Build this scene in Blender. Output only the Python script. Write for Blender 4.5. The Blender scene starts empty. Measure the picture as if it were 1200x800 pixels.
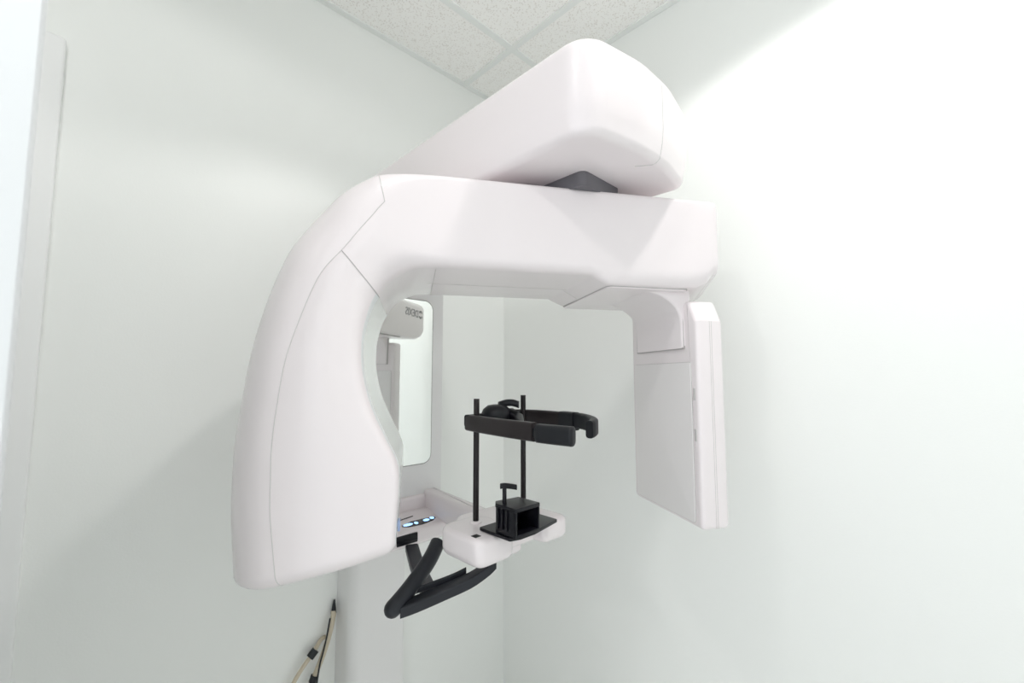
import bpy, bmesh, math, random
from mathutils import Vector, Matrix
R = random.Random(7)
SC = bpy.context.scene
COL = SC.collection

# ------------------------------------------------------------------ camera
CAM = Vector((1.379, -1.3076, 1.25))
cd = bpy.data.cameras.new('camera'); cam = bpy.data.objects.new('camera', cd); COL.objects.link(cam)
cd.sensor_width = 36.0; cd.lens = 515.0 / 1200.0 * 36.0; cd.clip_start = 0.02
PITCH = math.atan2(42, 515)
fw = Vector((-0.7127, 0.7015, 0)).normalized()
look = fw * math.cos(PITCH) + Vector((0, 0, math.sin(PITCH)))
cam.location = CAM; cam.rotation_euler = look.to_track_quat('-Z', 'Y').to_euler()
cd.dof.use_dof = True; cd.dof.focus_distance = 0.92; cd.dof.aperture_fstop = 4.0
SC.camera = cam

# ------------------------------------------------------------------ world, lamps, exposure
w = bpy.data.worlds.new('world'); SC.world = w; w.use_nodes = True
bg = w.node_tree.nodes['Background']; bg.inputs[0].default_value = (0.93, 0.97, 1.0, 1); bg.inputs[1].default_value = 0.82
SC.view_settings.view_transform = 'Standard'; SC.view_settings.look = 'None'
SC.view_settings.gamma = 1.0; SC.view_settings.use_curve_mapping = False
SC.view_settings.exposure = 0.90
CEIL = 2.457
SC.cycles.max_bounces = 16; SC.cycles.diffuse_bounces = 10
LAMPS = [((1.35, -0.60, CEIL - 0.020), 11.5, (1.0, 0.985, 0.965), 142),
         ((1.12, -1.62, CEIL - 0.020), 6.5, (1.0, 0.985, 0.965), 168)]

# ------------------------------------------------------------------ helpers
def link(o, parent=None):
    COL.objects.link(o)
    if parent: o.parent = parent
    return o
def off(parent):
    v = Vector((0, 0, 0))
    while parent: v += parent.location; parent = parent.parent
    return v
def mesh_obj(name, verts, faces, mat, parent=None, smooth=35):
    me = bpy.data.meshes.new(name); d = off(parent)
    me.from_pydata([tuple(Vector(v) - d) for v in verts], [], faces)
    bm = bmesh.new(); bm.from_mesh(me); bmesh.ops.recalc_face_normals(bm, faces=bm.faces); bm.to_mesh(me); bm.free()
    me.materials.append(mat)
    if smooth:
        for p in me.polygons: p.use_smooth = True
        me.set_sharp_from_angle(angle=math.radians(smooth))
    return link(bpy.data.objects.new(name, me), parent)
def bm_obj(name, bm, mat, parent=None, smooth=35):
    d = off(parent); bmesh.ops.translate(bm, verts=bm.verts, vec=-d)
    bmesh.ops.recalc_face_normals(bm, faces=bm.faces)
    me = bpy.data.meshes.new(name); bm.to_mesh(me); bm.free(); me.materials.append(mat)
    if smooth:
        for p in me.polygons: p.use_smooth = True
        me.set_sharp_from_angle(angle=math.radians(smooth))
    return link(bpy.data.objects.new(name, me), parent)
def box(x0, x1, y0, y1, z0, z1, bev=0.0, seg=2):
    bm = bmesh.new(); bmesh.ops.create_cube(bm, size=1)
    bmesh.ops.scale(bm, vec=(abs(x1 - x0), abs(y1 - y0), abs(z1 - z0)), verts=bm.verts)
    bmesh.ops.translate(bm, vec=((x0 + x1) / 2, (y0 + y1) / 2, (z0 + z1) / 2), verts=bm.verts)
    if bev: bmesh.ops.bevel(bm, geom=bm.edges[:], offset=bev, segments=seg, affect='EDGES', profile=0.5)
    return bm
def tag(o, label, cat, group=None, kind=None):
    if label: o['label'] = label
    if cat: o['category'] = cat
    if group: o['group'] = group
    if kind: o['kind'] = kind
    return o
def struct(o, label, cat): return tag(o, label, cat, kind='structure')
def part(o, label): o['label'] = label; return o

def catmull(keys, n):
    """resample rows of numbers with a centripetal-ish Catmull-Rom, n samples per span"""
    out = []
    for i in range(len(keys) - 1):
        p0 = keys[max(i - 1, 0)]; p1 = keys[i]; p2 = keys[i + 1]; p3 = keys[min(i + 2, len(keys) - 1)]
        for k in range(n):
            t = k / n; t2 = t * t; t3 = t2 * t
            out.append([0.5 * ((2 * b) + (-a + c) * t + (2 * a - 5 * b + 4 * c - d) * t2 + (-a + 3 * b - 3 * c + d) * t3)
                        for a, b, c, d in zip(p0, p1, p2, p3)])
    out.append(list(keys[-1])); return out
def tube_mesh(pts, rad, nseg=8, caps=True):
    pts = [Vector(p) for p in pts]; n = len(pts)
    rads = rad if isinstance(rad, (list, tuple)) else [rad] * n
    V = []; F = []; up = None
    for i, p in enumerate(pts):
        t = (pts[min(i + 1, n - 1)] - pts[max(i - 1, 0)]).normalized()
        if up is None:
            up = Vector((0, 0, 1)) if abs(t.z) < 0.9 else Vector((1, 0, 0))
        u = (up - t * up.dot(t)).normalized(); v = t.cross(u); up = u
        for k in range(nseg):
            a = 2 * math.pi * k / nseg
            V.append(p + (u * math.cos(a) + v * math.sin(a)) * rads[i])
    for i in range(n - 1):
        for k in range(nseg):
            k2 = (k + 1) % nseg
            F.append((i * nseg + k, i * nseg + k2, (i + 1) * nseg + k2, (i + 1) * nseg + k))
    if caps:
        F.append(tuple(range(nseg - 1, -1, -1))); F.append(tuple(range((n - 1) * nseg, n * nseg)))
    return V, F
def round_poly(pts, radii, seg=6):
    """2-D polygon with every corner rounded"""
    n = len(pts); out = []
    for i in range(n):
        p = Vector(pts[i]); a = Vector(pts[i - 1]); b = Vector(pts[(i + 1) % n])
        r = radii[i] if isinstance(radii, (list, tuple)) else radii
        if r <= 0: out.append(p.copy()); continue
        u = (a - p).normalized(); v = (b - p).normalized()
        ang = u.angle(v); d = r / math.tan(ang / 2)
        d = min(d, (a - p).length * 0.49, (b - p).length * 0.49); r2 = d * math.tan(ang / 2)
        c = p + (u + v).normalized() * (r2 / math.sin(ang / 2))
        s = p + u * d - c; e = p + v * d - c
        a0 = math.atan2(s.y, s.x); a1 = math.atan2(e.y, e.x)
        da = (a1 - a0 + math.pi) % (2 * math.pi) - math.pi
        for k in range(seg + 1):
            t = a0 + da * k / seg; out.append(c + Vector((math.cos(t), math.sin(t))) * r2)
    return out
def inset(pts, d):
    n = len(pts); out = []
    area = sum(pts[i - 1].x * pts[i].y - pts[i].x * pts[i - 1].y for i in range(n))
    s = 1 if area > 0 else -1
    for i in range(n):
        e1 = (pts[i] - pts[i - 1]); e2 = (pts[(i + 1) % n] - pts[i])
        n1 = Vector((-e1.y, e1.x)).normalized() * s; n2 = Vector((-e2.y, e2.x)).normalized() * s
        m = (n1 + n2)
        m = m / max(m.dot(m) / 2, 0.5) if m.length > 1e-6 else n1
        out.append(pts[i] + m * d)
    return out
def slab(pts2, h0, h1, r0, r1, to3, seg=5):
    """extrude a 2-D outline from h0 to h1, its lower rim rounded by r0, its upper by r1; to3(u, v, h) -> world"""
    rings = []
    if r0 > 0:
        for k in range(seg):
            a = math.pi / 2 * k / seg; rings.append((r0 * (1 - math.sin(a)), h0 + r0 * (1 - math.cos(a))))
    rings.append((0, h0 + r0)); rings.append((0, h1 - r1))
    if r1 > 0:
        for k in range(1, seg + 1):
            a = math.pi / 2 * k / seg; rings.append((r1 * (1 - math.cos(a)), h1 - r1 * (1 - math.sin(a))))
    V = []; F = []; n = len(pts2)
    for d, h in rings:
        V += [to3(p.x, p.y, h) for p in (inset(pts2, d) if d > 1e-9 else pts2)]
    for i in range(len(rings) - 1):
        for k in range(n):
            k2 = (k + 1) % n; F.append((i * n + k, i * n + k2, (i + 1) * n + k2, (i + 1) * n + k))
    F.append(tuple(range(n - 1, -1, -1))); m = (len(rings) - 1) * n; F.append(tuple(range(m, m + n)))
    return V, F
XY = lambda u, v, h: Vector((u, v, h))
YZ = lambda u, v, h: Vector((h, u, v))
XZ = lambda u, v, h: Vector((u, h, v))

# ------------------------------------------------------------------ materials
def mat(name, col, rough=0.5, metal=0.0, coat=0.0, bump=None, spec=0.5, var=0.0, emit=None):
    m = bpy.data.materials.new(name); m.use_nodes = True; nt = m.node_tree; b = nt.nodes['Principled BSDF']
    b.inputs['Base Color'].default_value = (*col, 1); b.inputs['Roughness'].default_value = rough
    b.inputs['Metallic'].default_value = metal; b.inputs['Coat Weight'].default_value = coat
    b.inputs['Coat Roughness'].default_value = 0.05; b.inputs['Specular IOR Level'].default_value = spec
    if emit:
        b.inputs['Emission Color'].default_value = (*emit[0], 1); b.inputs['Emission Strength'].default_value = emit[1]
    tc = None
    if bump or var:
        tc = nt.nodes.new('ShaderNodeTexCoord')
    if var:
        nz = nt.nodes.new('ShaderNodeTexNoise'); nz.inputs['Scale'].default_value = 3.0; nz.inputs['Detail'].default_value = 3
        nt.links.new(tc.outputs['Object'], nz.inputs['Vector'])
        mx = nt.nodes.new('ShaderNodeMix'); mx.data_type = 'RGBA'
        mx.inputs[6].default_value = (*[c * (1 - var) for c in col], 1); mx.inputs[7].default_value = (*[min(1, c * (1 + var)) for c in col], 1)
        nt.links.new(nz.outputs['Fac'], mx.inputs[0]); nt.links.new(mx.outputs[2], b.inputs['Base Color'])
    if bump:
        n2 = nt.nodes.new('ShaderNodeTexNoise'); n2.inputs['Scale'].default_value = bump[0]; n2.inputs['Detail'].default_value = 2
        nt.links.new(tc.outputs['Object'], n2.inputs['Vector'])
        bp = nt.nodes.new('ShaderNodeBump'); bp.inputs['Strength'].default_value = bump[1]; bp.inputs['Distance'].default_value = 0.002
        nt.links.new(n2.outputs['Fac'], bp.inputs['Height']); nt.links.new(bp.outputs['Normal'], b.inputs['Normal'])
    return m
M_wall = mat('wall_paint', (0.885, 0.900, 0.882), 0.38, bump=(220, 0.08), var=0.006)
M_case = mat('casing_enamel', (0.90, 0.905, 0.905), 0.4)
M_floor = mat('vinyl_floor', (0.86, 0.855, 0.84), 0.45, var=0.04)
M_trim = mat('white_gloss_trim', (0.80, 0.82, 0.845), 0.35)
M_white = mat('white_machine_plastic', (0.825, 0.768, 0.783), 0.38, coat=0.5)
M_cool = mat('cool_white_plastic', (0.80, 0.82, 0.83), 0.3, coat=0.2)
M_lining = mat('glossy_white_lining', (0.87, 0.875, 0.87), 0.15, coat=0.3)
M_col = mat('column_white_plastic', (0.80, 0.795, 0.795), 0.33, bump=(300, 0.03))
M_gap = mat('panel_gap_grey', (0.42, 0.40, 0.40), 0.7)
M_lgap = mat('panel_gap_pale', (0.60, 0.58, 0.575), 0.7)
M_det = mat('detector_window_plastic', (0.80, 0.775, 0.775), 0.4, bump=(300, 0.03))
M_bear = mat('bearing_grey', (0.13, 0.125, 0.14), 0.5)
M_rub = mat('dark_rubber', (0.010, 0.011, 0.014), 0.42, bump=(500, 0.1), spec=0.3)
M_blk = mat('black_plastic', (0.005, 0.005, 0.008), 0.32, bump=(400, 0.05), spec=0.3)
M_brn = mat('worn_black_plastic', (0.017, 0.013, 0.014), 0.35, bump=(90, 0.06), spec=0.3, var=0.15)
M_grip = mat('grey_grip', (0.022, 0.024, 0.030), 0.38, bump=(300, 0.08), spec=0.3)
M_mirror = mat('mirror_silver', (0.90, 0.925, 0.905), 0.02, metal=1.0)
M_rim = mat('mirror_rim', (0.17, 0.165, 0.15), 0.4)
M_icon = mat('display_icon', (0.35, 0.6, 0.9), 0.3, emit=((0.35, 0.62, 1.0), 0.8))
M_disp = mat('display_glass', (0.045, 0.038, 0.040), 0.12)
M_logo = mat('logo_grey', (0.22, 0.22, 0.23), 0.5)
M_cable = mat('cream_cable', (0.62, 0.55, 0.43), 0.45)
M_cblk = mat('black_cable', (0.009, 0.012, 0.016), 0.45)
M_tbar = mat('grid_rail_enamel', (0.84, 0.86, 0.845), 0.4)
M_lens = mat('lamp_lens', (0.9, 0.9, 0.88), 0.3, emit=((1, 0.96, 0.9), 6.0))
M_silver = mat('satin_steel', (0.6, 0.6, 0.6), 0.3, metal=1.0)
M_blue = mat('pale_blue_window', (0.28, 0.36, 0.55), 0.15)
def tile_mat():
    m = bpy.data.materials.new('mineral_fibre_tile'); m.use_nodes = True; nt = m.node_tree; b = nt.nodes['Principled BSDF']
    b.inputs['Roughness'].default_value = 0.9
    tc = nt.nodes.new('ShaderNodeTexCoord')
    vo = nt.nodes.new('ShaderNodeTexVoronoi'); vo.inputs['Scale'].default_value = 150; vo.feature = 'F1'
    nz = nt.nodes.new('ShaderNodeTexNoise'); nz.inputs['Scale'].default_value = 45; nz.inputs['Detail'].default_value = 3
    nt.links.new(tc.outputs['Object'], vo.inputs['Vector']); nt.links.new(tc.outputs['Object'], nz.inputs['Vector'])
    ad = nt.nodes.new('ShaderNodeMath'); ad.operation = 'MULTIPLY_ADD'; ad.inputs[1].default_value = 0.55; ad.inputs[2].default_value = 0.0
    nt.links.new(nz.outputs['Fac'], ad.inputs[0])
    lt = nt.nodes.new('ShaderNodeMath'); lt.operation = 'SUBTRACT'
    nt.links.new(vo.outputs['Distance'], lt.inputs[0]); nt.links.new(ad.outputs[0], lt.inputs[1])
    rp = nt.nodes.new('ShaderNodeValToRGB'); rp.color_ramp.elements[0].position = 0.0; rp.color_ramp.elements[1].position = 0.08
    rp.color_ramp.elements[0].color = (0.80, 0.78, 0.75, 1); rp.color_ramp.elements[1].color = (0.955, 0.95, 0.93, 1)
    nt.links.new(lt.outputs[0], rp.inputs[0]); nt.links.new(rp.outputs[0], b.inputs['Base Color'])
    bp = nt.nodes.new('ShaderNodeBump'); bp.inputs['Strength'].default_value = 0.4; bp.inputs['Distance'].default_value = 0.002
    nt.links.new(rp.outputs[0], bp.inputs['Height']); nt.links.new(bp.outputs['Normal'], b.inputs['Normal'])
    return m
M_tile = tile_mat()

# ------------------------------------------------------------------ the room
RX, RY = 2.70, -2.15     # room: x 0..RX, y RY..0
struct(bm_obj('floor', box(-0.1, RX + 0.1, RY - 0.12, 0.1, -0.1, 0), M_floor), 'pale grey vinyl floor of the small room', 'floor')
struct(bm_obj('wall_left', box(-0.12, 0, RY - 0.12, 0.12, 0, 2.6), M_wall), 'pale grey green painted wall behind the machine column', 'wall')
struct(bm_obj('wall_right', box(0, RX + 0.12, 0, 0.12, 0, 2.6), M_wall), 'white painted wall with bright lamp glow to the right of the machine', 'wall')
struct(bm_obj('wall_far', box(RX, RX + 0.12, RY - 0.12, 0, 0, 2.6), M_wall), 'white painted end wall outside the view', 'wall')
DX0, DX1, DH = 0.86, 2.58, 2.30  # unseen opening, widened so world light floods in as frontal fill
bm = box(0, DX0, RY - 0.12, RY, 0, 2.6)
for bb in (box(DX1, RX, RY - 0.12, RY, 0, 2.6), box(DX0, DX1, RY - 0.12, RY, DH, 2.6)):
    me = bpy.data.meshes.new('t'); bb.to_mesh(me); bb.free(); bm.from_mesh(me); bpy.data.meshes.remove(me)
struct(bm_obj('wall_back', bm, M_wall), 'white painted wall with the wide opening behind the camera', 'wall')
# suspended ceiling: slab above, tiles and rails below it
ceil = struct(bm_obj('ceiling', box(-0.12, RX + 0.12, RY - 0.12, 0.12, CEIL + 0.03, CEIL + 0.12), M_wall), 'suspended ceiling of speckled white mineral tiles in a metal grid', 'ceiling')
XL = [0.0, 0.29, 0.90, 1.51, 2.12, RX]; YL = [0.0, -0.236, -0.846, -1.456, -2.066, RY]
HW = 0.012
def rail(name, x0, x1, y0, y1): return bm_obj(name, box(x0, x1, y0, y1, CEIL - 0.003, CEIL + 0.020), M_tbar, ceil, smooth=0)
for x in XL[1:-1]: rail('grid_rail', x - HW, x + HW, RY + 0.0, -0.022)
for y in YL[1:-1]:
    for i in range(len(XL) - 1): rail('cross_rail', XL[i] + (HW if i else 0.022), XL[i + 1] - HW, y - HW, y + HW)
rail('wall_angle', 0.0005, 0.022, RY, -0.0005); rail('wall_angle', 0.022, RX, -0.022, -0.0005)
for i in range(len(XL) - 1):
    for j in range(len(YL) - 1):
        x0, x1 = XL[i] + 0.004, XL[i + 1] - 0.004; y1, y0 = YL[j] - 0.004, YL[j + 1] + 0.004
        bm_obj('ceiling_tile', box(x0, x1, y0, y1, CEIL + 0.002 + R.uniform(0, .001), CEIL + 0.017), M_tile, ceil, smooth=0)
# door casing on the left wall, open door leaf beside the camera
cs = tag(bpy.data.objects.new('trim_1', None), 'white door casing on the left wall with a mitred top', 'door casing', kind='structure'); link(cs); cs.location = (0, -1.40, 0)
V, F = slab(round_poly([(-1.369, 0), (-1.440, 0), (-1.440, 2.008), (-1.369, 2.008)], [0, 0, 0, 0.010], 5), 0.0, 0.020, 0, 0.005, YZ)
mesh_obj('casing_upright', V, F, M_case, cs)
bm_obj('casing_head', box(0, 0.020, -2.1, -1.440, 1.937, 2.008, 0.003), M_case, cs)
bm_obj('casing_inner_bead', box(0, 0.026, -1.452, -1.430, 0, 1.95, 0.004), M_case, cs)
bm_obj('door_panel', box(0, 0.012, -2.08, -1.452, 0.01, 1.937, 0.003), M_case, cs)
dr = struct(bpy.data.objects.new('door_1', None), 'open white door leaf close to the camera on the left', 'door'); link(dr); dr.location = (0.83, -2.1, 0)
bm_obj('door_leaf', box(0.81, 0.85, RY + 0.01, -1.347, 0.01, 2.04, 0.003), M_trim, dr)
V, F = tube_mesh([(0.85, -1.42, 1.0), (0.90, -1.42, 1.0), (0.905, -1.44, 1.0), (0.905, -1.53, 1.0)], 0.009); mesh_obj('door_handle', V, F, M_silver, dr)

# ------------------------------------------------------------------ recessed lamps (outside the view)
for i, (p, power, c, cone) in enumerate(LAMPS):
    t = tag(bpy.data.objects.new('ceiling_downlight', None), ['round recessed ceiling downlight near the right wall', 'round recessed ceiling downlight behind the camera'][i], 'ceiling lamp', 'ceiling downlights'); link(t)
    t.location = (p[0], p[1], CEIL)
    V = []; F = []; n = 32
    for r, z in ((0.085, -0.003), (0.083, -0.007), (0.064, -0.007), (0.060, 0.0), (0.055, 0.004)):
        for k in range(n): V.append(Vector((p[0] + r * math.cos(k * 2 * math.pi / n), p[1] + r * math.sin(k * 2 * math.pi / n), CEIL + z)))
    for j in range(4):
        for k in range(n): F.append((j * n + k, j * n + (k + 1) % n, (j + 1) * n + (k + 1) % n, (j + 1) * n + k))
    mesh_obj('trim_ring', V, F, M_trim, t)
    V, F = slab([Vector((p[0] + 0.055 * math.cos(k * 2 * math.pi / n), p[1] + 0.055 * math.sin(k * 2 * math.pi / n))) for k in range(n)], CEIL - 0.002, CEIL + 0.001, 0, 0, XY)
    mesh_obj('lens', V, F, M_lens, t)
    ld = bpy.data.lights.new('downlight_beam', 'SPOT'); ld.energy = power; ld.color = c
    ld.spot_size = math.radians(cone); ld.spot_blend = 0.16; ld.shadow_soft_size = 0.045
    lo = bpy.data.objects.new('downlight_beam', ld); link(lo, t); lo.location = (0, 0, -0.02)

# ------------------------------------------------------------------ the x-ray machine
YC = -0.615
root = tag(bpy.data.objects.new('dental_xray_machine', None), 'white wall-mounted panoramic dental x-ray machine with rotating overhead arm, mirror and black head support', 'x-ray machine')
link(root); root.location = (0.05, YC, 0)

# column on the left wall
V, F = slab(round_poly([(0.001, YC - 0.088), (0.10, YC - 0.088), (0.10, YC + 0.088), (0.001, YC + 0.088)], [0, 0.035, 0.006, 0], 8), 0.0, 1.70, 0, 0.0, XY)
mesh_obj('column', V, F, M_col, root)
V, F = slab(round_poly([(0.001, YC - 0.11), (0.26, YC - 0.11), (0.26, YC + 0.11), (0.001, YC + 0.11)], [0, 0.05, 0.05, 0], 6), 0.0, 0.02, 0, 0.005, XY)
mesh_obj('base_plate', V, F, M_col, root)
# carriage riding on the column
CX = 0.200
V, F = slab(round_poly([(0.02, YC - 0.152), (CX, YC - 0.152), (CX, YC + 0.152), (0.02, YC + 0.152)], [0.01, 0.02, 0.004, 0.01], 6), 0.86, 1.80, 0.004, 0.02, XY)
car = mesh_obj('carriage', V, F, M_col, root)
V, F = slab(round_poly([(0.02, YC - 0.150), (CX + 0.012, YC - 0.150), (CX + 0.012, YC + 0.150), (0.02, YC + 0.150)], [0.01, 0.02, 0.006, 0.01], 6), 0.775, 0.895, 0.01, 0.010, XY)
mesh_obj('carriage_skirt', V, F, M_white, car)
# mirror
mo = [(YC - 0.107, 0.987), (YC + 0.107, 0.987), (YC + 0.107, 1.490), (YC - 0.107, 1.490)]
V, F = slab(round_poly(mo, 0.028, 8), CX - 0.001, CX + 0.004, 0, 0.0, YZ); mir = mesh_obj('mirror', V, F, M_mirror, root)
part(mir, 'tall rounded mirror on the column')
mo2 = [(YC - 0.1095, 0.9845), (YC + 0.1095, 0.9845), (YC + 0.1095, 1.4925), (YC - 0.1095, 1.4925)]
V, F = slab(round_poly(mo2, 0.030, 8), CX - 0.001, CX + 0.0025, 0, 0.0, YZ); mesh_obj('mirror_rim', V, F, M_rim, mir)

# overhead shelf carrying the rotating arm
SZ0, SZ1 = 1.634, 1.800
pl = [(0.04, YC - 0.160), (0.70, YC - 0.161), (1.002, YC - 0.161), (1.030, YC - 0.03), (1.032, YC + 0.06), (1.012, YC + 0.180), (0.72, YC + 0.172), (0.04, YC + 0.15)]
sh_out = round_poly(pl, [0.01, 0.3, 0.060, 0.25, 0.25, 0.032, 0.2, 0.01], 10)
def stack(out, prof):
    V = []; F = []; n = len(out)
    for d, h in prof: V += [XY(p.x, p.y, h) for p in (inset(out, d) if d > 1e-9 else out)]
    for i in range(len(prof) - 1):
        for k in range(n):
            k2 = (k + 1) % n; F.append((i * n + k, i * n + k2, (i + 1) * n + k2, (i + 1) * n + k))
    F.append(tuple(range(n))); F.append(tuple(range((len(prof) - 1) * n, len(prof) * n)))
    return V, F
pr = [(0.022 - 0.016 * math.sin(f), SZ0 + 0.016 * (1 - math.cos(f))) for f in [math.pi / 2 * k / 8 for k in range(9)]]
pr += [(0.0025, 1.668), (0.001, 1.682), (0.0, 1.694), (0.0, 1.735), (0.0, SZ1 - 0.024)] + [(0.024 * (1 - math.cos(f)), SZ1 - 0.024 * (1 - math.sin(f))) for f in [math.pi / 2 * k / 7 for k in range(1, 8)]]
V, F = stack(sh_out, pr)
shelf = mesh_obj('overhead_shelf', V, F, M_white, root, smooth=50)
V, F = slab(round_poly([(0.60, YC - 0.047), (0.912, YC - 0.047), (0.912, YC + 0.08), (0.60, YC + 0.08)], 0.014, 6), 1.606, SZ0 + 0.01, 0, 0, XY)
part(mesh_obj('bearing_housing', V, F, M_bear, shelf), 'dark grey bearing housing')
# seam on the nose of the shelf
def tube(name, pts, r, m, parent, n=6):
    V, F = tube_mesh(pts, r, n); return mesh_obj(name, V, F, m, parent, 80)

# ------------------------------------------------------------------ rotating arm: local frame (a along the arm, b depth, z)
A = Vector((0.5299, 0.8481, 0)).normalized(); B = Vector((-A.y, A.x, 0)); BF = -1.0988
def G(a, b, z): return A * a + B * (b + BF) + Vector((0, 0, z))
WD = 0.30
def skew(a, b):
    s = min(max((a + 0.05) / 0.27, 0), 1); s = s * s * (3 - 2 * s)
    return a + s * b * 0.55
# outer a, z, inner a, z, outer-front corner (t, b), inner-front corner (t, b), front bulge
ST = [
 (.2100, 1.610, .2100, 1.460, .010, .010, .020, .018, 0),
 (.1960, 1.610, .1960, 1.443, .010, .010, .026, .018, 0),
 (.1700, 1.610, .1700, 1.431, .010, .010, .032, .018, 0),
 (.1300, 1.610, .1300, 1.428, .010, .010, .034, .018, 0),
 (.0400, 1.610, .0400, 1.428, .010, .010, .034, .018, 0),
 (-.014, 1.610, -.014, 1.428, .010, .010, .034, .018, 0),
 (-.018, 1.610, -.018, 1.4284, .010, .010, .034, .018, 0),
 (-.034, 1.610, -.034, 1.4365, .010, .010, .026, .019, 0),
 (-.050, 1.610, -.050, 1.4447, .010, .010, .020, .020, 0),
 (-.054, 1.610, -.054, 1.445, .010, .010, .020, .020, 0),
 (-.275, 1.610, -.275, 1.445, .010, .010, .020, .020, 0),
 (-.340, 1.610, -.340, 1.445, .010, .010, .020, .020, 0),
 (-.400, 1.609, -.380, 1.442, .024, .013, .030, .025, 0),
 (-.4445, 1.605, -.405, 1.431, .055, .020, .045, .035, .001),
 (-.473, 1.597, -.418, 1.421, .0734, .036, .052, .040, .002),
 (-.510, 1.578, -.428, 1.411, .087, .056, .056, .040, .003),
 (-.542, 1.549, -.437, 1.398, .091, .078, .055, .040, .004),
 (-.593, 1.489, -.449, 1.376, .0895, .100, .045, .040, .005),
 (-.619, 1.4365, -.457, 1.350, .087, .110, .036, .036, .006),
 (-.642, 1.362, -.463, 1.315, .0835, .110, .030, .032, .007),
 (-.659, 1.2825, -.461, 1.262, .080, .110, .026, .030, .008),
 (-.670, 1.195, -.446, 1.203, .081, .110, .023, .028, .008),
 (-.6764, 1.137, -.421, 1.148, .083, .110, .018, .025, .008),
 (-.6776, 1.080, -.4005, 1.104, .085, .110, .013, .020, .008),
 (-.6770, 1.030, -.3985, 1.060, .086, .110, .011, .016, .008),
 (-.673, .975, -.4005, 1.015, .088, .110, .011, .016, .008),
 (-.6685, .925, -.4025, .982, .090, .110, .012, .016, .008)]
NS = 6
NLIN = 11      # the straight arm is interpolated linearly, the elbow and tube head smoothly
st = [[p + (q - p) * k / NS for p, q in zip(ST[i], ST[i + 1])] for i in range(NLIN) for k in range(NS)]
st += catmull([ST[NLIN - 1]] + ST[NLIN:], NS)[NS:]
NOF, NF, NIF, NR = 10, 6, 8, 5
def section(s):
    oa, oz, ia, iz, rt, rb, qt, qb, bul = s
    T = math.hypot(ia - oa, iz - oz); ro, ri = min(0.03, 0.25 * T), 0.02
    P = []
    for k in range(NR): f = math.pi / 2 * k / (NR - 1); P.append((ro * (1 - math.sin(f)), WD - ro * (1 - math.cos(f))))     # rear outer
    for k in range(NOF): f = math.pi / 2 * k / (NOF - 1); P.append((rt * (1 - math.cos(f)), rb * (1 - math.sin(f))))          # front outer
    for k in range(1, NF): f = k / NF; P.append((rt + (T - rt - qt) * f, -bul * math.sin(math.pi * f) ** 1.0 if bul else 0))   # front
    for k in range(NIF): f = math.pi / 2 * k / (NIF - 1); P.append((T - qt + qt * math.sin(f), qb * (1 - math.cos(f))))       # front inner
    for k in range(NR): f = math.pi / 2 * k / (NR - 1); P.append((T - ri * (1 - math.cos(f)), WD - ri * (1 - math.sin(f))))   # rear inner
    return T, P
rings = []
def ring(s, dlt=0.0, shift=(0, 0)):
    T, P = section(s); oa, oz, ia, iz = s[:4]; ua, uz = (ia - oa) / T, (iz - oz) / T
    out = []
    for t, b in P:
        t = T / 2 + (t - T / 2) * (T - 2 * dlt) / T; b = WD / 2 + (b - WD / 2) * (WD - 2 * dlt) / WD
        a = oa + ua * t + shift[0]; z = oz + uz * t + shift[1]
        out.append(G(skew(a, b), b, z))
    return out
rho = 0.014
for k in range(5, 0, -1):
    f = math.pi / 2 * k / 5; rings.append(ring(st[0], rho * (1 - math.cos(f)), (rho * math.sin(f), 0)))
n_pre = len(rings)
for s in st: rings.append(ring(s))
e = ST[-1]; ua, uz = e[2] - e[0], e[3] - e[1]; L = math.hypot(ua, uz); dn = (uz / L, -ua / L)
rho = 0.024
for k in range(1, 7):
    f = math.pi / 2 * k / 6; rings.append(ring(st[-1], rho * (1 - math.cos(f)), (dn[0] * rho * math.sin(f) * 0.9, dn[1] * rho * math.sin(f) * 0.9)))
NP = len(rings[0]); NRG = len(rings)
def loft_part(name, r0, r1, k0, k1, m, parent, cap0=False, cap1=False, label=None):
    """faces between rings r0..r1, loop points k0..k1 (k1 may pass the seam)"""
    V = []; F = []; ks = [k % NP for k in range(k0, k1 + 1)]; closed = (k1 - k0) >= NP
    if closed: ks = list(range(NP))
    n = len(ks)
    for r in range(r0, r1 + 1): V += [rings[r][k] for k in ks]
    for i in range(r1 - r0):
        for j in range(n if closed else n - 1):
            j2 = (j + 1) % n; F.append((i * n + j, i * n + j2, (i + 1) * n + j2, (i + 1) * n + j))
    if cap0: F.append(tuple(range(n)))
    if cap1: F.append(tuple(range((r1 - r0) * n, (r1 - r0 + 1) * n)))
    me = bpy.data.meshes.new(name); d = off(parent)
    me.from_pydata([tuple(v - d) for v in V], [], F); me.materials.append(m)
    for p in me.polygons: p.use_smooth = True
    me.set_sharp_from_angle(angle=math.radians(55))
    o = link(bpy.data.objects.new(name, me), parent)
    if label: o['label'] = label
    return o
def RG(key, sub=0): return n_pre + key * NS + sub
arm = bpy.data.objects.new('rotating_arm', None); link(arm, root); arm.location = (0.742 - 0.05, -0.603 - YC, 1.445); part(arm, 'white C-shaped rotating arm with tube head')
k_of0 = NR; k_seam = NR + NOF - 1; k_if0 = NR + NOF + NF - 1; k_in0 = k_if0 + NIF - 1; k_in1 = k_in0 + 1
r_sp = RG(13); r_s2 = RG(16, 2); r_end = NRG - 1
loft_part('arm_housing', 0, r_sp, 0, NP, M_white, arm, cap0=True)
loft_part('arm_elbow', r_sp, r_s2, k_seam, NP, M_white, arm)
loft_part('spine_cover', r_sp, r_end, 0, k_seam, M_white, arm, label='rounded outer cover of the tube head')
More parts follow.
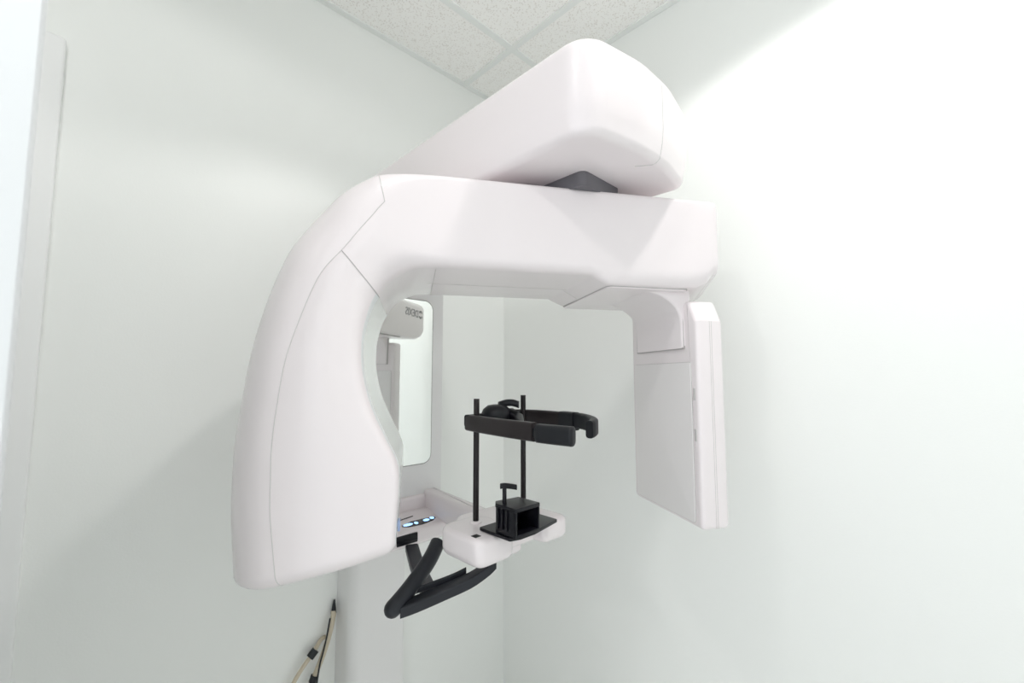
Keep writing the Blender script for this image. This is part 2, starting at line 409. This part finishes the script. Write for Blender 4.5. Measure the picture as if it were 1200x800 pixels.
loft_part('tube_head_cover', r_s2, r_end, k_seam, k_in0 - 2, M_white, arm, label='broad smooth front cover of the tube head')
loft_part('tube_head_edge', r_s2, r_end, k_in0 - 2, k_in0, M_cool, arm)
loft_part('inner_lining', r_s2, r_end, k_in0, k_in1, M_lining, arm, label='glossy white concave inner face')
loft_part('tube_head_back', r_s2, r_end, k_in1, NP, M_white, arm)
mesh_obj('tube_head_base', rings[-1], [tuple(range(NP))], M_white, arm)
# panel gaps
rg = 0.0008
tube('panel_gap', [rings[r][k_seam] for r in range(r_sp, r_end - 1)], rg, M_lgap, arm)
tube('panel_gap', [rings[r_sp][k] for k in range(k_of0, k_seam + 1)], 0.0008, M_lgap, arm)
tube('panel_gap', [rings[r_s2][k] for k in range(k_seam, k_in0 + 1)], rg, M_gap, arm)
# underside seams and slits of the arm
UZ = 1.445
tube('panel_gap', [G(-0.355, 0.155, UZ), G(-0.02, 0.155, UZ)], 0.0008, M_lgap, arm)
tube('panel_gap', [G(-0.019, 0.17, 1.4283), G(-0.051, 0.17, 1.4449)], 0.0006, M_lgap, arm)
tube('panel_gap', [G(-0.343, 0.03, UZ), G(-0.343, 0.28, UZ)], 0.0008, M_lgap, arm)
def gbox(name, a0, a1, b0, b1, z0, z1, m, parent, bev=0.0, seg=2):
    bm = box(a0, a1, b0, b1, z0, z1, bev, seg)
    for v in bm.verts: v.co = G(*v.co)
    return bm_obj(name, bm, m, parent)
for b in (0.063, 0.237): gbox('laser_slit', -0.392, -0.375, b - 0.0022, b + 0.0022, UZ - 0.0012, UZ + 0.002, M_gap, arm)

# detector mount under the right end of the arm
def gslab(name, pts, b0, b1, r0, r1, m, parent, seg=4, smooth=40, axes='az'):
    if axes == 'az': f = lambda u, v, h: G(u, h, v)
    elif axes == 'bz': f = lambda u, v, h: G(h, u, v)
    else: f = lambda u, v, h: G(u, v, h)
    V, F = slab(pts, b0, b1, r0, r1, f, seg); return mesh_obj(name, V, F, m, parent, smooth)
pp = round_poly([(-.012, 0.020), (.165, 0.020), (.165, 0.290), (-.012, 0.290)], 0.012, 4)
mnt = gslab('detector_mount', pp, 1.4245, 1.432, 0.002, 0, M_white, arm, axes='ab')
pp2 = round_poly([(-.0134, 0.0186), (.1664, 0.0186), (.1664, 0.2914), (-.0134, 0.2914)], 0.0125, 4)
gslab('plate_gap', pp2, 1.4270, 1.431, 0, 0, M_gap, mnt, axes='ab')
# detector
dp = round_poly([(0.0, .9585), (0.262, .9585), (0.262, 1.405), (0.022, 1.405), (0.0, 1.362)], [.008, .012, .01, .006, .006], 4)
det = gslab('detector', dp, 0.164, 0.228, 0.008, 0.014, M_white, arm, axes='bz'); part(det, 'tall flat white sensor panel')
wp = round_poly([(0.020, .967), (0.247, .967), (0.247, 1.280), (0.020, 1.280)], 0.006, 4)
gslab('sensor_window', wp, 0.1618, 0.166, 0.0008, 0, M_det, det, axes='bz')
wg = round_poly([(0.0188, .9658), (0.2482, .9658), (0.2482, 1.2812), (0.0188, 1.2812)], 0.007, 4)
gslab('window_gap', wg, 0.1632, 0.166, 0, 0, M_lgap, det, axes='bz')
for a in (0.1945, 0.1985): tube('panel_gap', [G(a, 0.0001, z) for z in (0.960, 1.1, 1.2, 1.362)], 0.0006, M_lgap, det)
for z in (1.2166, 1.137): gbox('indicator_window', 0.1632, 0.166, 0.0085, 0.0155, z - 0.012, z + 0.012, M_lgap, det, 0.0006)
# neck between mount and detector
nk = [(0.045, 1.440), (0.062, 1.426)] + [(0.062 + 0.094 * math.sin(f) , 1.426 - 0.062 * (1 - math.cos(f))) for f in [math.pi / 2 * k / 10 for k in range(1, 11)]] + [(0.157, 1.3095), (0.180, 1.3095), (0.180, 1.440)]
neck = gslab('detector_neck', [Vector(p) for p in nk], 0.037, 0.228, 0.006, 0.008, M_white, arm, smooth=30)
gbox('neck_gap', 0.160, 0.166, 0.0372, 0.2292, 1.3083, 1.43, M_gap, neck)

# lettering on the back of the arm, seen in the mirror
def text_mesh(name, s, size, m, parent, origin, right, up, depth=0.0008):
    cu = bpy.data.curves.new('t', 'FONT'); cu.body = s; cu.size = size; cu.extrude = depth; cu.align_x = 'LEFT'
    ob = bpy.data.objects.new('t', cu); COL.objects.link(ob); bpy.context.view_layer.update()
    me = bpy.data.meshes.new_from_object(ob.evaluated_get(bpy.context.evaluated_depsgraph_get()))
    bpy.data.objects.remove(ob); me.name = name; me.materials.clear(); me.materials.append(m)
    nrm = right.cross(up); d = off(parent)
    for v in me.vertices: v.co = origin + right * v.co.x + up * v.co.y + nrm * v.co.z - d
    return link(bpy.data.objects.new(name, me), parent)
Z = Vector((0, 0, 1))
LZ = 1.536
text_mesh('logo_lettering', 'DEXIS', 0.050, M_logo, arm, G(0.318, WD + 0.0004, LZ), -A, Z)
for dz, da in ((0.0, 0.0), (0.014, 0.0)):
    pts = []
    for k in range(9):
        f = math.pi * (0.15 + 0.7 * k / 8) + (math.pi if dz == 0 else 0)
        pts.append(G(0.341 - 0.015 * math.cos(f) * 0.9, WD + 0.0008, LZ + 0.0175 + 0.017 * math.sin(f)))
    tube('logo_mark', pts, 0.0030, M_logo, arm)

# shelf nose seam
tube('panel_gap', [(1.0312, YC + 0.030, 1.776), (1.0312, YC + 0.030, 1.694), (1.0287, YC + 0.030, 1.668), (1.0253, YC + 0.030, 1.650), (1.0232, YC + 0.030, 1.642), (1.0173, YC + 0.029, 1.6361), (1.0093, YC + 0.027, 1.6338), (0.985, YC + 0.010, 1.6338)], 0.0009, M_lgap, shelf)

# ------------------------------------------------------------------ control panel under the mirror
prof = round_poly([(CX - 0.02, 0.855), (CX + 0.03, 0.858), (0.318, 0.838), (0.322, 0.802), (0.300, 0.790), (CX - 0.02, 0.775)], [0, .02, .008, .01, .01, 0], 4)
PY0, PY1 = -0.700, -0.525
V, F = slab(prof, PY0, PY1, 0.006, 0.010, XZ); cp = mesh_obj('control_panel', V, F, M_white, root)
nn = Vector((0.020, 0, 0.088)).normalized(); ex = Vector((0.088, 0, -0.020)).normalized(); Yv = Vector((0, 1, 0))
def on_top(u, y, h): return Vector((CX + 0.03, 0, 0.858)) + ex * u + Yv * y + nn * h
V, F = slab(round_poly([(0.060, PY0 + 0.035), (0.072, PY0 + 0.060), (0.076, PY0 + 0.10), (0.070, PY0 + 0.140), (0.055, PY0 + 0.165), (0.050, PY0 + 0.12), (0.048, PY0 + 0.08)], 0.006, 3), -0.002, 0.0012, 0, 0, on_top)
dsp = mesh_obj('display', V, F, M_disp, cp)
for y0, y1, ue in ((0.048, 0.078, .061), (0.082, 0.094, .0625), (0.112, 0.132, .061), (0.136, 0.150, .058)):
    V, F = slab([Vector((ue + 0.006 * math.cos(k * math.pi / 8), PY0 + (y0 + y1) / 2 + (y1 - y0) / 2 * math.sin(k * math.pi / 8))) for k in range(16)], 0.001, 0.0018, 0, 0, on_top)
    mesh_obj('icon', V, F, M_icon, dsp)
tube('panel_slot', [on_top(0.040, PY0 + 0.01, 0), on_top(0.030, PY0 + 0.05, 0), on_top(0.024, PY0 + 0.10, 0)], 0.0018, M_blk, cp)
bm_obj('card_recess', box(0.30, 0.3225, PY0 + 0.010, PY0 + 0.075, 0.806, 0.832, 0.003), M_blk, cp)
bm_obj('card_tray', box(0.30, 0.3245, PY0 + 0.018, PY0 + 0.073, 0.812, 0.818, 0.001), M_rub, cp)

# ------------------------------------------------------------------ patient table, rods, head support, chin rest
TZ0, TZ1 = 0.890, 0.946
def lobe(name, pts, r, z0, z1, parent, r0=0.018, r1=0.012):
    V, F = slab(round_poly(pts, r, 6), z0, z1, r0, r1, XY, seg=5); return mesh_obj(name, V, F, M_white, parent)
table = lobe('patient_table', [(0.575, -0.700), (0.712, -0.735), (0.714, -0.535), (0.575, -0.560)], .03, TZ0 + 0.004, TZ1 - 0.0006, root)
lobe('near_lobe', [(0.600, -0.762), (0.738, -0.762), (0.738, -0.668), (0.640, -0.640), (0.600, -0.66)], [.035, .024, .022, .02, .02], TZ0, TZ1, table)
lobe('far_lobe', [(0.620, -0.600), (0.745, -0.586), (0.750, -0.508), (0.640, -0.508)], [.02, .016, .02, .03], TZ0 + 0.006, TZ1 - 0.001, table)
lobe('table_arm', [(0.15, YC + 0.092), (0.62, YC + 0.040), (0.62, YC + 0.090), (0.15, YC + 0.140)], .01, 0.830, 0.905, table)
bm_obj('label_window', box(0.702, 0.716, -0.752, -0.738, TZ1 - 0.002, TZ1 + 0.0006), M_blk, table)
RODX = 0.647
for y, zt, zb in ((-0.694, 1.204, 0.94), (-0.550, 1.208, 0.94)):
    rod = tube('support_rod', [(RODX, y, zb), (RODX, y, zt - 0.002), (RODX, y, zt)], 0.0062, M_brn, root, 14)
    V, F = slab([Vector((RODX + 0.012 * math.cos(k * math.pi / 12), y + 0.012 * math.sin(k * math.pi / 12))) for k in range(24)], TZ1 - 0.002, TZ1 + 0.004, 0, 0.002, XY)
    mesh_obj('rod_collar', V, F, M_white, rod)
# temple arms: bars swept in plan with a tall flat section
def bar(name, pts, wid, h, m, parent, bev=0.006):
    """pts: (x, y, z centre); a flat bar of width wid and height h swept along them"""
    V = []; F = []; n = len(pts); P = [Vector(p) for p in pts]
    hs = h if isinstance(h, (list, tuple)) else [h] * n; ws = wid if isinstance(wid, (list, tuple)) else [wid] * n
    for i, p in enumerate(P):
        t = P[min(i + 1, n - 1)] - P[max(i - 1, 0)]; t.z = 0; t.normalize(); s = Vector((-t.y, t.x, 0))
        sec = round_poly([(-ws[i] / 2, -hs[i] / 2), (ws[i] / 2, -hs[i] / 2), (ws[i] / 2, hs[i] / 2), (-ws[i] / 2, hs[i] / 2)], min(bev, ws[i] * .45), 4)
        V += [p + s * q.x + Z * q.y for q in sec]; k = len(sec)
    for i in range(n - 1):
        for j in range(k):
            j2 = (j + 1) % k; F.append((i * k + j, i * k + j2, (i + 1) * k + j2, (i + 1) * k + j))
    F.append(tuple(range(k))); F.append(tuple(range((n - 1) * k, n * k)))
    return mesh_obj(name, V, F, m, parent, 50)
hs_ = bpy.data.objects.new('head_support', None); link(hs_, root); hs_.location = (RODX - 0.05, -0.62 - YC, 1.15); part(hs_, 'black head support with two temple arms')
HZ = 1.153
near = bar('temple_arm', catmull([(0.628, -0.700, HZ), (0.64, -0.703, HZ), (0.70, -0.712, HZ), (0.78, -0.720, HZ), (0.842, -0.722, HZ)], 4), 0.018, 0.034, M_brn, hs_)
bar('temple_pad', catmull([(0.840, -0.723, HZ - .001), (0.852, -0.723, HZ - .001), (0.88, -0.722, HZ - .001), (0.915, -0.718, HZ - .001), (0.925, -0.716, HZ - .001)], 4), [.012, .012, .012, .013] + [.022] * 11 + [.019, .012], [.018, .018, .018, .020] + [.033] * 11 + [.030, .024], M_rub, hs_, 0.008)
bar('temple_arm', catmull([(0.610, -0.560, HZ + .003), (0.66, -0.528, HZ + .003), (0.72, -0.515, HZ + .002), (0.752, -0.514, HZ)], 4), 0.018, 0.034, M_brn, hs_)
bar('temple_arm_joint', catmull([(0.735, -0.514, HZ), (0.755, -0.515, HZ), (0.778, -0.518, HZ)], 4), 0.024, 0.040, M_rub, hs_)
bar('temple_pad', catmull([(0.765, -0.516, HZ + .002), (0.795, -0.520, HZ + .002), (0.825, -0.532, HZ), (0.850, -0.552, HZ - .002), (0.862, -0.576, HZ - .004), (0.864, -0.588, HZ - .005)], 4), 0.017, 0.034, M_rub, hs_)
# cross bar and adjusting knob between the rods
bar('cross_bar', [(RODX - 0.012, -0.71, HZ + .004), (RODX - 0.012, -0.62, HZ + .006), (RODX - 0.010, -0.535, HZ + .004)], 0.020, 0.026, M_rub, hs_)
V = []; F = []; n = 20; cx, cy = RODX + 0.005, -0.640
for i, (r, z) in enumerate(((0.030, 1.150), (0.034, 1.158), (0.034, 1.170), (0.030, 1.180), (0.020, 1.188), (0.008, 1.190))):
    V += [Vector((cx + r * math.cos(k * 2 * math.pi / n), cy + r * math.sin(k * 2 * math.pi / n), z)) for k in range(n)]
for i in range(5):
    for k in range(n): F.append((i * n + k, i * n + (k + 1) % n, (i + 1) * n + (k + 1) % n, (i + 1) * n + k))
F.append(tuple(range(n))); F.append(tuple(range(5 * n, 6 * n)))
kb = mesh_obj('adjusting_knob', V, F, M_rub, hs_, 50)
bar('knob_lever', catmull([(0.650, -0.632, 1.188), (0.660, -0.618, 1.193), (0.672, -0.608, 1.193), (0.682, -0.600, 1.189)], 3), 0.022, 0.015, M_rub, kb, .006)
bar('linkage', [(0.665, -0.615, 1.166), (0.70, -0.622, 1.160), (0.74, -0.650, 1.152)], [0.030, .026, .010], [0.030, .022, .012], M_blk, hs_, .005)
tube('linkage_wire', [(0.69, -0.668, 1.160), (0.74, -0.690, 1.160), (0.80, -0.712, 1.160)], 0.003, M_blk, hs_)

# chin rest: open-fronted box on a plate with a small bite post
PZ = TZ1 + 0.001
ch = bpy.data.objects.new('chin_rest', None); link(ch, root); ch.location = (0.76 - 0.05, -0.68 - YC, PZ); part(ch, 'black open-fronted chin rest box on a flat plate')
V, F = slab(round_poly([(0.690, -0.722), (0.778, -0.722), (0.785, -0.70), (0.785, -0.66), (0.768, -0.572), (0.690, -0.572)], 0.004, 3), PZ, PZ + 0.006, 0.001, 0.001, XY)
mesh_obj('plate', V, F, M_blk, ch)
BX0, BX1, BY0, BY1, BZ0, BZ1 = 0.735, 0.790, -0.718, -0.652, PZ + 0.010, PZ + 0.056
bm_obj('side_wall', box(BX0, BX1, BY0, BY0 + 0.004, BZ0, BZ1, 0.0008), M_blk, ch)
bm_obj('side_wall', box(BX0, BX1, BY1 - 0.004, BY1, BZ0, BZ1, 0.0008), M_blk, ch)
bm_obj('back_wall', box(BX0, BX0 + 0.004, BY0 + 0.022, BY1 - 0.004, BZ0, BZ1), M_blk, ch)
V, F = slab(round_poly([(BX0 - 0.014, BY0 + 0.012), (BX0, BY0 - 0.001), (BX1 + 0.001, BY0 - 0.001), (BX1 + 0.001, BY1 + 0.001), (BX0 - 0.004, BY1 + 0.001)], 0.003, 3), BZ1 - 0.003, BZ1 + 0.004, 0.001, 0.0015, XY)
mesh_obj('top_plate', V, F, M_blk, ch)
bm_obj('bottom_plate', box(BX0, BX1, BY0, BY1, BZ0 - 0.004, BZ0 + 0.002, 0.001), M_blk, ch)
for x in (BX0 + 0.006, BX0 + 0.018, BX0 + 0.030): bm_obj('rib', box(x, x + 0.005, BY0 - 0.004, BY0, BZ0 + 0.006, BZ1 - 0.002, 0.001), M_blk, ch)
tube('bite_post', [(BX0 + 0.010, BY0 + 0.014, BZ0 + 0.01), (BX0 + 0.010, BY0 + 0.014, BZ1 + 0.034)], 0.0042, M_blk, ch, 12)
bar('bite_bar', catmull([(BX0 + 0.004, BY0 + 0.008, BZ1 + 0.036), (BX0 + 0.010, BY0 + 0.014, BZ1 + 0.037), (BX0 + 0.018, BY0 + 0.026, BZ1 + 0.035), (BX0 + 0.023, BY0 + 0.034, BZ1 + 0.033)], 4), 0.009, 0.010, M_blk, ch, .003)

# handle frame below the table
hd = bpy.data.objects.new('handle_frame', None); link(hd, root); hd.location = (0.55 - 0.05, -0.75 - YC, 0.80); part(hd, 'dark grey patient handle below the table')
def rod(name, pts, r, m, parent, n=16, ends=True):
    P = catmull(pts, 6); rr = [r] * len(P)
    if ends:
        a, b = Vector(P[0]), Vector(P[1]); d = (a - b).normalized()
        pre = [a + d * (r * math.sin(f)) for f in (1.5, 1.2, .8, .4)]; P = [list(x) for x in pre] + P; rr = [r * math.cos(f) for f in (1.5, 1.2, .8, .4)] + rr
    V, F = tube_mesh(P, rr, n); return mesh_obj(name, V, F, m, parent, 60)
T0 = (0.598, -0.857, 0.812)
rod('grip', [T0, (0.588, -0.815, 0.832), (0.566, -0.755, 0.862), (0.545, -0.718, 0.884)], 0.0162, M_grip, hd)
bar('lower_beam', catmull([(0.600, -0.842, 0.806), (0.615, -0.815, 0.813), (0.640, -0.765, 0.828), (0.665, -0.722, 0.844), (0.682, -0.695, 0.862), (0.690, -0.680, 0.876)], 4), 0.032, 0.021, M_grip, hd, .004)
bar('beam_lip', catmull([(0.588, -0.815, 0.824), (0.625, -0.745, 0.842), (0.642, -0.715, 0.854)], 4), 0.006, 0.012, M_grip, hd, .002)
bar('upright', [(0.335, -0.652, 0.800), (0.42, -0.69, 0.790), (0.53, -0.735, 0.790), (0.57, -0.755, 0.80)], 0.034, 0.020, M_grip, hd, .005)

# small details on the tube head's inner edge
gbox('status_window', -0.4005, -0.396, 0.012, 0.030, 0.995, 1.012, M_blue, arm, 0.001)

# ------------------------------------------------------------------ cables on the left wall beside the column
def cable(name, pts, r, m, label, group=None):
    o = tube(name, catmull(pts, 6), r, m, None, 8); return tag(o, label, 'cable', group)
c1 = cable('power_cable', [(0.012, -0.718, 0.548), (0.020, -0.722, 0.535), (0.026, -0.735, 0.490), (0.026, -0.752, 0.440), (0.024, -0.775, 0.385), (0.020, -0.80, 0.31), (0.018, -0.82, 0.15), (0.03, -0.83, 0.008)], 0.0075, M_cable, 'cream cable hanging straight down the wall beside the column, black boot on top')
tube('cable_boot', [(0.012, -0.7165, 0.580), (0.012, -0.717, 0.560), (0.013, -0.718, 0.542)], [0.003, 0.0055, 0.0085], M_cblk, c1, 10)
tube('cable_tie', [(0.024, -0.772, 0.394), (0.0235, -0.778, 0.378)], 0.011, M_cblk, c1, 10)
cable('thin_black_cable', [(0.030, -0.735, 0.540), (0.040, -0.747, 0.500), (0.043, -0.759, 0.455), (0.043, -0.767, 0.425), (0.045, -0.776, 0.36), (0.045, -0.79, 0.2), (0.05, -0.79, 0.004)], 0.0025, M_cblk, 'thin black cable running beside the straight cream cable')
c2 = cable('data_cable', [(0.008, -0.738, 0.480), (0.011, -0.754, 0.477), (0.024, -0.778, 0.459), (0.024, -0.805, 0.432), (0.022, -0.828, 0.400), (0.020, -0.86, 0.34), (0.018, -0.88, 0.15), (0.03, -0.88, 0.006)], 0.0058, M_cable, 'cream cable curving down to the left through a black clip')
tube('cable_clip', [(0.024, -0.772, 0.464), (0.024, -0.788, 0.449)], 0.012, M_cblk, c2, 6)
